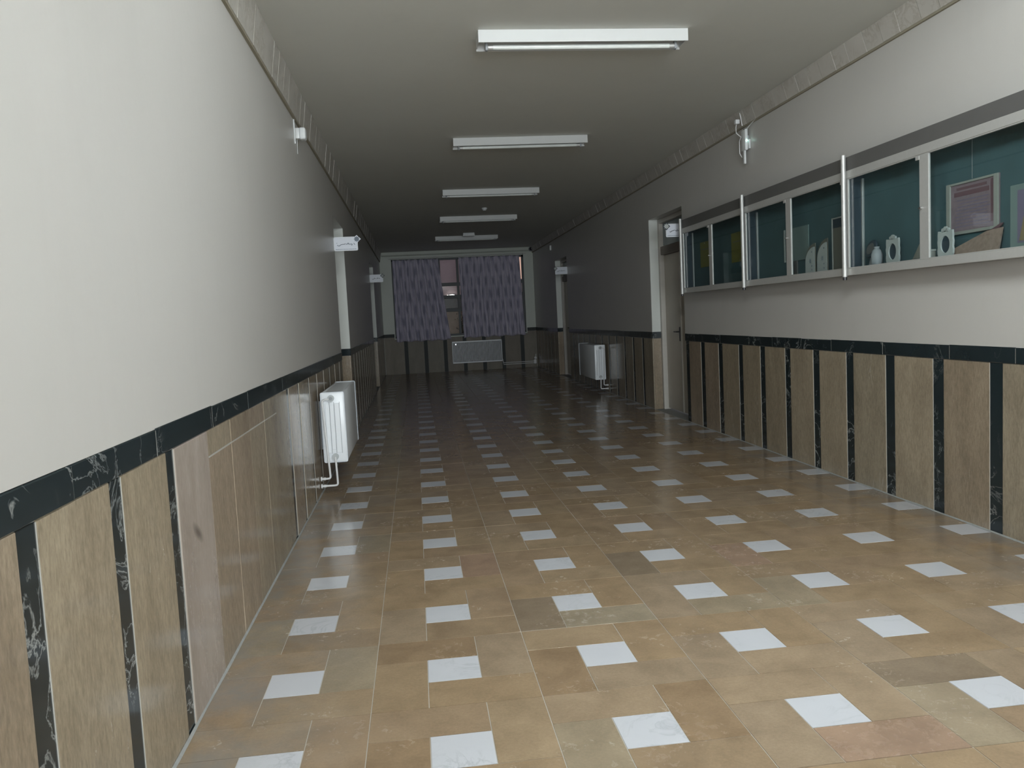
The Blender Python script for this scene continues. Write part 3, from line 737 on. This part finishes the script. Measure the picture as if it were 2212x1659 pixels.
vv = thing('valve_cluster', 'white pipe valves in the far right corner near the floor', 'valve', (3.02, FAR - .06, .2))
for i, (dx, z) in enumerate(((0, .155), (.0, .11), (.03, .23))):
    MB().cyl((2.975 + dx, FAR - .05, z), (3.045, FAR - .05, z), .026, 12).build('valve_body', M['pipe'], vv, smooth=True)
    MB().cyl((3.00 + dx * .5, FAR - .05, z), (3.00 + dx * .5, FAR - .12, z + .015), .026, 12, .034).build('knob', M['pipe'], vv, smooth=True)
MB().tube([(3.03, FAR - .05, .10), (3.035, FAR - .05, .20), (3.04, FAR - .04, .34)], .010, 8).build('riser_pipe', M['pipe'], vv, smooth=True)

# ------------------------------------------------------------------ signs above the doors
def rounded(w, h, r, n=5):
    P = []
    for cx, cy, a0 in ((w - r, h - r, 0), (r, h - r, 90), (r, r, 180), (w - r, r, 270)):
        for k in range(n + 1):
            a = math.radians(a0 + 90 * k / n); P.append((cx + r * math.cos(a), cy + r * math.sin(a)))
    return P
def stroke(mb, pts, wd, place, d=.0008):
    """a flat pen stroke with thickness d standing proud of the board"""
    pts = [Vector((p[0], p[1])) for p in pts]
    for k in range(len(pts) - 1):
        a, b = pts[k], pts[k + 1]; t = (b - a).normalized(); nn = Vector((-t.y, t.x)); a2, b2 = a - t * wd * .3, b + t * wd * .3
        q = [a2 + nn * wd * .35, a2 - nn * wd * .5, b2 - nn * wd * .5, b2 + nn * wd * .35]
        mb.prism([(v.x, v.y) for v in q], 0, d, place)
SW, SHT = .255, .150
def sign(label, x_wall, sgn, y, z0, strokes, flower_dark, foot=True):
    """a board standing out from the wall, facing the camera; sgn +1 = mounted on the left wall"""
    x0 = x_wall if sgn > 0 else x_wall - SW
    root = thing('door_sign', label, 'sign', (x0 + SW / 2, y, z0), 'signs standing out above the doors')
    pl = lambda u, v, w: (x0 + u, y - w, z0 + v)
    MB().prism(rounded(SW, SHT, .014), 0, .006, pl).build('board', M['sign'], root)
    rim = MB()
    for a in ((.004, .003, SW - .004, .008), (.004, SHT - .008, SW - .004, SHT - .003), (.003, .004, .008, SHT - .004), (SW - .008, .004, SW - .003, SHT - .004)):
        rim.prism([(a[0], a[1]), (a[2], a[1]), (a[2], a[3]), (a[0], a[3])], .006, .0075, pl)
    rim.build('raised_rim', M['plastic'], root)
    ink = MB(); pl2 = lambda u, v, w: pl(u, v, w + .0062)
    for s in strokes: stroke(ink, [(u * SW, v * SHT) for u, v in s], .0075, pl2)
    ink.build('lettering', M['ink'] if not flower_dark else M['ink_dark'], root)
    if foot:
        ft = MB()
        u = .018
        while u < SW - .03:
            w = random.uniform(.008, .022); ft.prism([(u, .014), (u + w, .014), (u + w, .019), (u, .019)], .0062, .007, pl); u += w + .003
        ft.build('small_print', M['ink'], root)
    # the square plate set on its corner at the outer top corner, with a pale eight-petal flower
    cu = SW - .008 if sgn > 0 else .008; cv = SHT - .028; h = .044
    dia = MB().prism([(cu - h, cv), (cu, cv - h), (cu + h, cv), (cu, cv + h)], .006, .009, pl).build('corner_plate', M['ink_dark'] if flower_dark else M['sign'], root)
    fl = MB()
    for k in range(8):
        a = 2 * math.pi * k / 8; c, s = math.cos(a), math.sin(a); q = [(0, 0), (.020, .009), (.033, 0), (.020, -.009)]
        fl.prism([(cu + x * c - yy * s, cv + x * s + yy * c) for x, yy in q], .009, .0098, pl)
    fl.build('flower_emblem', M['paper_white'] if flower_dark else M['ink'], dia)
    MB().box(x_wall - sgn * .0, x_wall + sgn * .012, y - .004, y + .02, z0 + .03, z0 + SHT - .03).build('wall_clip', M['alu'], root)
    return root
txt_a = [[(.15, .43), (.18, .37), (.23, .36), (.27, .42), (.30, .45), (.38, .47), (.44, .47)], [(.125, .57), (.135, .565)], [(.51, .46), (.55, .49), (.60, .50), (.645, .475)], [(.585, .55), (.625, .545)],
         [(.44, .47), (.48, .52)], [(.645, .475), (.70, .46)], [(.72, .49), (.77, .46), (.76, .40), (.735, .39)], [(.84, .53), (.875, .43)]]
txt_b = [[(.20, .42), (.25, .38), (.31, .45), (.38, .50), (.44, .50)], [(.52, .45), (.58, .52), (.62, .49)], [(.66, .52), (.72, .50), (.76, .47)], [(.57, .58), (.60, .575)], [(.34, .57), (.37, .565)]]
txt_c = [[(.18, .40), (.22, .38), (.26, .44), (.33, .48), (.40, .51)], [(.44, .48), (.50, .45), (.55, .49)], [(.58, .47), (.63, .46), (.68, .50), (.72, .47)], [(.51, .56), (.53, .555)], [(.78, .52), (.80, .44)]]
sign('pale sign standing out before the left doorway nearest the camera', L_ + .012, 1, 6.58, 2.14, txt_a, False)
sign('small pale sign standing out at the far doorway of the left wall', L_ + .012, 1, 13.55, 2.135, txt_b, True, False)
sign('white sign with a dark flower plate beside the display cases at the right doorway', R_ - .012, -1, 6.66, 2.16, txt_c, True)
sign('dim white sign at the far doorway of the right wall', R_ - .012, -1, 14.07, 2.16, txt_c, True, False)

# ------------------------------------------------------------------ display cases on the right wall
CF = R_ - .012 - .128            # x of the front plane
CBK = R_ - .013
def display_case(label, ya, yb, last=False):
    """ya = end nearest the camera, yb = far end"""
    root = thing('display_case', label, 'cabinet', (R_ - .08, (ya + yb) / 2, 1.515), 'glazed display cases on the right wall')
    z0, z1 = 1.515, 2.325
    MB().box(CBK - .006, CBK, ya + .003, yb - .003, z0 + .01, z1 - .01).build('back_panel', M['case_back'], root)
    MB().box(CF + .012, CBK - .006, ya + .004, yb - .004, z0, z0 + .048).build('case_floor', M['header'], root)
    MB().box(CF + .004, CBK - .006, ya + .004, yb - .004, z1 - .02, z1).build('case_top', M['header'], root)
    for y0, y1 in ((ya + .003, ya + .012), (yb - .012, yb - .003)):
        MB().box(CF + .012, CBK - .006, y0, y1, z0 + .048, z1 - .02).build('side_panel', M['case_side'], root)
    MB().box(CF, CF + .012, ya + .003, yb - .003, 2.232, z1).build('header', M['header'], root)
    MB().rbox(CF - .004, CF + .016, ya + .003, yb - .003, 2.178, 2.232, .003, 1).build('top_rail', M['alu_white'], root)
    MB().rbox(CF - .006, CF + .016, ya + .003, yb - .003, z0 - .004, z0 + .046, .003, 1).build('bottom_rail', M['alu_white'], root)
    MB().rbox(CBK - .024, CBK - .007, yb - .034, yb - .013, z0 + .048, 2.178, .003, 1).build('corner_angle', M['alu'], root)
    mid = (ya + yb) / 2
    for a, b, far in ((mid, yb - .003, 1), (ya + .003, mid, 0)):
        d = MB()
        sa, sb = (.042, .030) if far else (.030, .042)
        q0 = [(a, z0 + .047), (b, z0 + .047), (b, 2.177), (a, 2.177)]; q1 = [(a + sa, z0 + .052), (b - sb, z0 + .052), (b - sb, 2.172), (a + sa, 2.172)]
        P = [(x, u, v) for x in (CF - .002, CF + .013) for q in (q0, q1) for u, v in q]; fs = []
        for i in range(4):
            j = (i + 1) % 4; fs += [(i, j, 4 + j, 4 + i), (8 + i, 12 + i, 12 + j, 8 + j), (i, 8 + i, 8 + j, j), (4 + i, 4 + j, 12 + j, 12 + i)]
        dr = d.add(P, fs).build('glass_door', M['alu_white'], root)
        MB().box(CF + .004, CF + .008, a + sa, b - sb, z0 + .052, 2.172).build('pane', M['case_glass'], dr)
        ly = b - .055 if not far else b - .055
        lk = MB(); lk.cyl((CF - .002, a + sa * .55, 1.865), (CF - .016, a + sa * .55, 1.865), .008, 12); lk.rbox(CF - .018, CF - .012, a + sa * .55 - .012, a + sa * .55 + .012, 1.86, 1.87, .002, 1)
        lk.build('lock', M['lock'], dr, smooth=True)
        MB().box(CF - .004, CF + .004, a + sa, a + sa + .035, 2.150, 2.172).build('stop_plate', M['alu_white'], dr)
    # round post covering the joint at the far end, with a dark foot
    p = MB().cyl((CF - .024, yb - .017, z0 - .012), (CF - .024, yb - .017, z1 + .012), .017, 16).build('post', M['alu'], root, smooth=True)
    MB().cyl((CF - .024, yb - .017, z0 - .034), (CF - .024, yb - .017, z0 - .012), .014, 12).build('post_foot', M['dark_metal'], p, smooth=True)
    return root
Y = [1.22, 2.98, 4.74, 6.47]
display_case('display case nearest the camera, holding the framed certificate', Y[0], Y[1])
display_case('middle display case, holding two arched white cards', Y[1], Y[2])
display_case('farthest display case beside the right doorway, holding yellow papers', Y[2], Y[3])
SHZ = 1.563                        # floor of the cases
def back_card(name, label, cat, y0, y1, z0, z1, mat, xb=CBK - .007, t=.006, border=None, deco=None, group=None):
    """a flat card or frame standing against the back, facing the glass (y0 < y1)"""
    root = thing(name, label, cat, (xb, (y0 + y1) / 2, z0), group)
    MB().box(xb - t, xb, y0, y1, z0, z1).build('card', mat, root)
    if border:
        bw, bm_ = border; x = xb - t
        for a in ((y0, y0 + bw, z0, z1), (y1 - bw, y1, z0, z1), (y0 + bw, y1 - bw, z0, z0 + bw * .5), (y0 + bw, y1 - bw, z1 - bw * .35, z1)):
            MB().rbox(x - .008, x + .001, a[0], a[1], a[2], a[3], .002, 1).build('frame_side', bm_, root)
    return root
ct = back_card('certificate', 'pink printed certificate in a broad pale frame inside the nearest case', 'certificate', 1.625, 2.055, 1.685, 1.98, M['cert'], border=(.036, M['beige']))
pr = MB(); xx = CBK - .0135
for (a, b, c, d) in ((1.70, 1.99, 1.90, 1.925), (1.72, 1.97, 1.935, 1.95)): pr.box(xx - .0006, xx, a, b, c, d)
pr.build('heading', M['maroon'], ct)
pr = MB(); rr = random.Random(5)
for k in range(9):
    zz = 1.875 - k * .0185; pr.box(xx - .0006, xx, 1.69 + rr.uniform(0, .03), 1.99 - rr.uniform(0, .03), zz, zz + .004)
pr.build('printed_lines', M['violet'], ct)
pr = MB(); pr.box(xx - .0006, xx, 1.664, 1.69, 1.73, 1.96); pr.build('border_band', M['maroon'], ct)
MB().tube([(CBK - .012, 1.84, 1.985), (CBK - .012, 1.84, 2.29)], .0012, 5).build('hanging_wire', M['alu'], ct)
def oval_frame(label, yc, zb, w, h, xb):
    root = thing('ornate_frame', label, 'frame', (xb, yc, zb), 'small ornate white frames')
    pl = lambda u, v, ww: (xb - ww, yc - u, zb + v)
    n = 28; oc = (0, h * .44); ra, rb2 = w * .30, h * .30
    outer = []; inner = []
    for k in range(n):
        a = 2 * math.pi * k / n; c, s = math.cos(a), math.sin(a)
        inner.append((oc[0] + ra * c, oc[1] + rb2 * s))
        m_ = max(abs(c) / (w / 2), abs(s) / (h * (.44 if s < 0 else .46))); q = 1 / m_; wob = 1 + (.04 * math.sin(9 * a) if s > -.5 else 0)
        outer.append((c * q * wob, oc[1] + s * q * (wob if s > 0 else 1)))
    P = [pl(u, v, 0) for u, v in outer] + [pl(u, v, 0) for u, v in inner] + [pl(u, v, .012) for u, v in outer] + [pl(u, v, .012) for u, v in inner]
    fs = []
    for k in range(n):
        j = (k + 1) % n
        fs += [(k, j, n + j, n + k), (2 * n + k, 2 * n + j, 3 * n + j, 3 * n + k), (k, j, 2 * n + j, 2 * n + k), (n + k, n + j, 3 * n + j, 3 * n + k)]
    MB().add(P, fs).build('frame_body', M['paper_white'], root)
    MB().prism([(u * 1.02, v) for u, v in inner], .001, .004, pl).build('oval_picture', M['case_side'], root)
    cr = MB()
    for u, v, r in ((0, h * .97, .016), (-.022, h * .94, .012), (.022, h * .94, .012)): cr.cyl(pl(u, v, 0), pl(u, v, .012), r, 10)
    cr.build('crest', M['paper_white'], root)
    MB().box(xb - .02, xb + .02, yc - w * .3, yc + w * .3, zb - .0, zb + .006).build('foot', M['paper_white'], root)
    return root
oval_frame('ornate white frame with a dark oval, in front of the framed certificate', 1.985, SHZ, .135, .165, CBK - .065)
oval_frame('ornate white frame with a dark oval, alone in the left half of the nearest case', 2.535, SHZ, .140, .175, CBK - .05)
bk = thing('patterned_booklet', 'peach patterned booklet leaning under the certificate', 'booklet', (CBK - .04, 1.78, SHZ))
MB().prism([(1.585, SHZ), (1.945, SHZ), (1.945, SHZ + .045), (1.70, SHZ + .118), (1.585, SHZ + .125)], 0, .010, lambda u, v, w: (CBK - .045 + (v - SHZ) * .22 - w, u, v)).build('cover', M['peach'], bk)
MB().prism([(1.60, SHZ + .004), (1.93, SHZ + .004), (1.93, SHZ + .036), (1.60, SHZ + .10)], 0, .004, lambda u, v, w: (CBK - .040 + (v - SHZ) * .22 - w + .008, u, v)).build('pages', M['paper_white'], bk)
MB().prism([(1.62, SHZ + .118), (1.70, SHZ + .112), (1.60, SHZ + .150), (1.585, SHZ + .148)], 0, .006, lambda u, v, w: (CBK - .030 + (v - SHZ) * .1 - w, u, v)).build('flap', M['maroon'], bk)
sb = thing('small_box', 'small beige box by the upright between the two nearest glass doors', 'box', (CBK - .07, 2.135, SHZ))
MB().rbox(CBK - .095, CBK - .045, 2.115, 2.165, SHZ, SHZ + .045, .003, 1).build('carton', M['beige'], sb)
MB().rbox(CBK - .097, CBK - .043, 2.113, 2.167, SHZ + .045, SHZ + .056, .002, 1).build('lid', M['paper_white'], sb)
dc = thing('picture_card', 'framed picture with ochre and violet print at the right edge of the photo', 'picture', (CBK - .02, 1.36, SHZ))
MB().rbox(CBK - .026, CBK - .014, 1.235, 1.53, SHZ, SHZ + .33, .003, 1).build('frame', M['paper_green'], dc)
MB().box(CBK - .0275, CBK - .026, 1.26, 1.475, SHZ + .03, SHZ + .30).build('print', M['violet'], dc)
MB().prism([(1.28, SHZ + .04), (1.46, SHZ + .04), (1.43, SHZ + .16), (1.37, SHZ + .20), (1.30, SHZ + .15)], 0, .0015, lambda u, v, w: (CBK - .0275 - w, u, v)).build('printed_figure', M['ochre'], dc)
rp = thing('round_plate', 'dark round plate propped on a stand at the left end of the nearest case', 'plate', (CBK - .04, 2.80, SHZ))
MB().cyl((CBK - .045, 2.80, SHZ + .115), (CBK - .055, 2.80, SHZ + .118), .064, 28, .058).build('plate_disc', M['case_side'], rp, smooth=True)
MB().cyl((CBK - .055, 2.80, SHZ + .118), (CBK - .058, 2.80, SHZ + .119), .040, 24).build('plate_well', M['header'], rp, smooth=True)
MB().prism([(2.76, SHZ), (2.85, SHZ), (2.83, SHZ + .06), (2.78, SHZ + .06)], 0, .02, lambda u, v, w: (CBK - .02 - w, u, v)).build('stand', M['groove'], rp)
vs_ = thing('grey_vase', 'small grey rounded vase beside the dark round plate', 'vase', (CBK - .06, 2.715, SHZ))
v = MB(); prof = [(.028, 0), (.036, .02), (.037, .07), (.028, .10), (.016, .112), (.018, .125)]; n = 16
P = [(CBK - .06 + r * math.cos(2 * math.pi * k / n), 2.715 + r * math.sin(2 * math.pi * k / n), SHZ + h) for r, h in prof for k in range(n)]
fs = [(i * n + k, i * n + (k + 1) % n, (i + 1) * n + (k + 1) % n, (i + 1) * n + k) for i in range(len(prof) - 1) for k in range(n)] + [tuple(range(n))[::-1]]
v.add(P, fs).build('vase_body', M['groove'], vs_, smooth=True)
cn = thing('brown_cone', 'small brown cone ornament left of the upright in the nearest case', 'ornament', (CBK - .05, 2.26, SHZ))
MB().cyl((CBK - .05, 2.26, SHZ + .012), (CBK - .05, 2.26, SHZ + .10), .042, 16, .004).build('cone_body', M['paper_brown'], cn, smooth=True)
MB().cyl((CBK - .05, 2.26, SHZ), (CBK - .05, 2.26, SHZ + .012), .045, 16).build('foot_ring', M['header'], cn, smooth=True)
# middle case
gp = back_card('framed_print', 'grey green framed print with a dark picture edge in the middle case', 'picture', 3.755, 4.185, 1.685, 1.955, M['paper_green'])
pr = MB(); pr.box(CBK - .0142, CBK - .013, 4.06, 4.155, 1.70, 1.885); pr.build('dark_picture', M['case_side'], gp)
pr = MB(); pr.rbox(CBK - .016, CBK - .012, 4.162, 4.185, 1.685, 1.955, .001, 1); pr.build('white_edge', M['paper_white'], gp)
MB().box(CBK - .020, CBK - .007, 3.95, 4.0, SHZ, 1.685).build('prop', M['header'], gp)
def arch_card(label, y_right, w, h, xb):
    """a pointed half-arch card: straight right side, left side curving up to the tip"""
    root = thing('arched_card', label, 'card', (xb, y_right + w / 2, SHZ), 'arched white cards in the middle case')
    def shape(k, m_=0.0):
        P = [(y_right + m_, SHZ + m_)]
        P.append((y_right + m_, SHZ + h * k - m_))
        for i in range(1, 9):
            t = i / 8; P.append((y_right + (w - m_) * math.sin(t * math.pi / 2) * .995 + m_ * (1 - t), SHZ + h * k * (.42 + .58 * math.cos(t * math.pi / 2)) - m_))
        P.append((y_right + w - m_, SHZ + m_))
        return P
    pl = lambda u, v, ww: (xb - ww, u, v)
    MB().prism(shape(1.0), 0, .006, pl).build('brown_outline', M['paper_brown'], root)
    MB().prism([(u, v) for u, v in shape(.92, .009)], .006, .010, pl).build('white_face', M['paper_white'], root)
    md = MB(); c = (y_right + w * .45, SHZ + h * .42)
    for k in range(8):
        a = 2 * math.pi * k / 8; md.prism([(c[0] + .006 * math.cos(a + .6), c[1] + .006 * math.sin(a + .6)), (c[0] + .026 * math.cos(a), c[1] + .026 * math.sin(a)), (c[0] + .006 * math.cos(a - .6), c[1] + .006 * math.sin(a - .6))], .010, .011, pl)
    for q in (.12, .25, .72): md.cyl(pl(y_right + w * .3, SHZ + h * q, .010), pl(y_right + w * .3, SHZ + h * q, .011), .007, 8)
    md.build('medallion', M['ink'], root)
    return root
arch_card('left of the two arched white cards with a flower medallion', 3.575, .165, .232, CBK - .045)
arch_card('right of the two arched white cards with a flower medallion', 3.375, .165, .250, CBK - .050)
bp = back_card('framed_board', 'tall brown grey panel in a thin frame at the right end of the middle case', 'picture', 3.03, 3.385, SHZ, 1.955, M['paper_brown'])
pr = MB(); x = CBK - .013
pr.rbox(x - .005, x + .001, 3.372, 3.385, SHZ, 1.955, .001, 1); pr.rbox(x - .005, x + .001, 3.03, 3.372, 1.945, 1.955, .001, 1); pr.build('frame_edge', M['alu_white'], bp)
MB().box(x - .001, x, 3.03, 3.372, 1.88, 1.945).build('dark_band', M['case_side'], bp)
# far case
for lab, y0, y1, z0, z1 in (('right of the two yellow papers in the farthest display case', 5.02, 5.345, 1.765, 2.05), ('left of the two yellow papers, near the doorway end of its case', 5.93, 6.225, 1.775, 2.045)):
    yp = back_card('yellow_paper', lab, 'paper', y0, y1, z0, z1, M['paper_yellow'], t=.003, group='yellow papers in the farthest case')
    pr = MB(); pr.box(CBK - .0106, CBK - .010, y0 + .04, y1 - .04, (z0 + z1) / 2 + .05, (z0 + z1) / 2 + .06); pr.build('printed_line', M['paper_brown'], yp)
    MB().cyl((CBK - .0095, (y0 + y1) / 2, z1 - .015), (CBK - .014, (y0 + y1) / 2, z1 - .015), .006, 8).build('pin', M['lock'], yp)

# ------------------------------------------------------------------ wall devices
XR = R_ - .012
ap = thing('access_point', 'white wireless box with a lit green lamp and cables high on the right wall', 'router', (XR, 4.93, 2.66))
MB().rbox(XR - .048, XR - .020, 4.86, 4.96, 2.765, 2.955, .006, 2).build('body', M['plastic'], ap, smooth=True)
MB().rbox(XR - .020, XR, 4.88, 4.94, 2.80, 2.90, .003, 1).build('mount_plate', M['groove'], ap)
MB().cyl((XR - .034, 4.855, 2.85), (XR - .034, 4.850, 2.85), .006, 10).build('status_lamp', M['led'], ap, smooth=True)
MB().rbox(XR - .046, XR - .026, 4.89, 4.93, 2.645, 2.775, .008, 2).build('antenna', M['plastic'], ap, smooth=True)
MB().rbox(XR - .018, XR - .001, 4.845, 4.885, 2.775, 2.86, .003, 1).build('side_box', M['plastic'], ap)
MB().tube([(XR - .08, 4.97, 3.03), (XR - .085, 4.98, 2.99), (XR - .085, 4.97, 2.94), (XR - .05, 4.95, 2.90), (XR - .045, 5.0, 2.87), (XR - .045, 5.0, 2.76), (XR - .02, 5.0, 2.72)], .0045, 7).build('power_cable', M['pipe'], ap, smooth=True)
MB().rbox(XR - .10, XR - .06, 4.94, 4.99, 3.02, 3.06, .006, 2).build('plug', M['plastic'], ap, smooth=True)
MB().tube([(XR - .03, 4.90, 2.945), (XR - .015, 4.80, 2.985), (XR - .012, 4.66, 3.01)], .004, 7).build('network_cable', M['pipe'], ap, smooth=True)
MB().tube([(XR - .035, 4.95, 3.0), (XR - .045, 4.95, 3.06), (XR - .055, 4.95, 3.12)], .005, 7).build('riser_cable', M['pipe'], ap, smooth=True)
MB().cyl((XR - .003, 4.99, 2.955), (XR - .0005, 4.99, 2.955), .028, 14).build('cable_hole', M['dome'], ap)
XL = L_ + .012
al = thing('wall_alarm', 'small white box beside a thin cable cover high on the left wall', 'alarm', (XL, 4.02, 2.8))
MB().rbox(XL, XL + .034, 3.99, 4.07, 2.768, 2.848, .004, 2).build('base', M['fixture'], al, smooth=True)
MB().rbox(XL + .030, XL + .080, 3.982, 4.078, 2.762, 2.852, .016, 4).build('cover', M['plastic'], al, smooth=True)
MB().rbox(XL, XL + .008, 3.945, 3.965, 2.72, 2.92, .002, 1).build('cable_cover', M['plastic'], al)
MB().tube([(XL + .008, 4.03, 2.768), (XL + .006, 4.03, 2.66)], .002, 6).build('short_wire', M['plastic'], al)
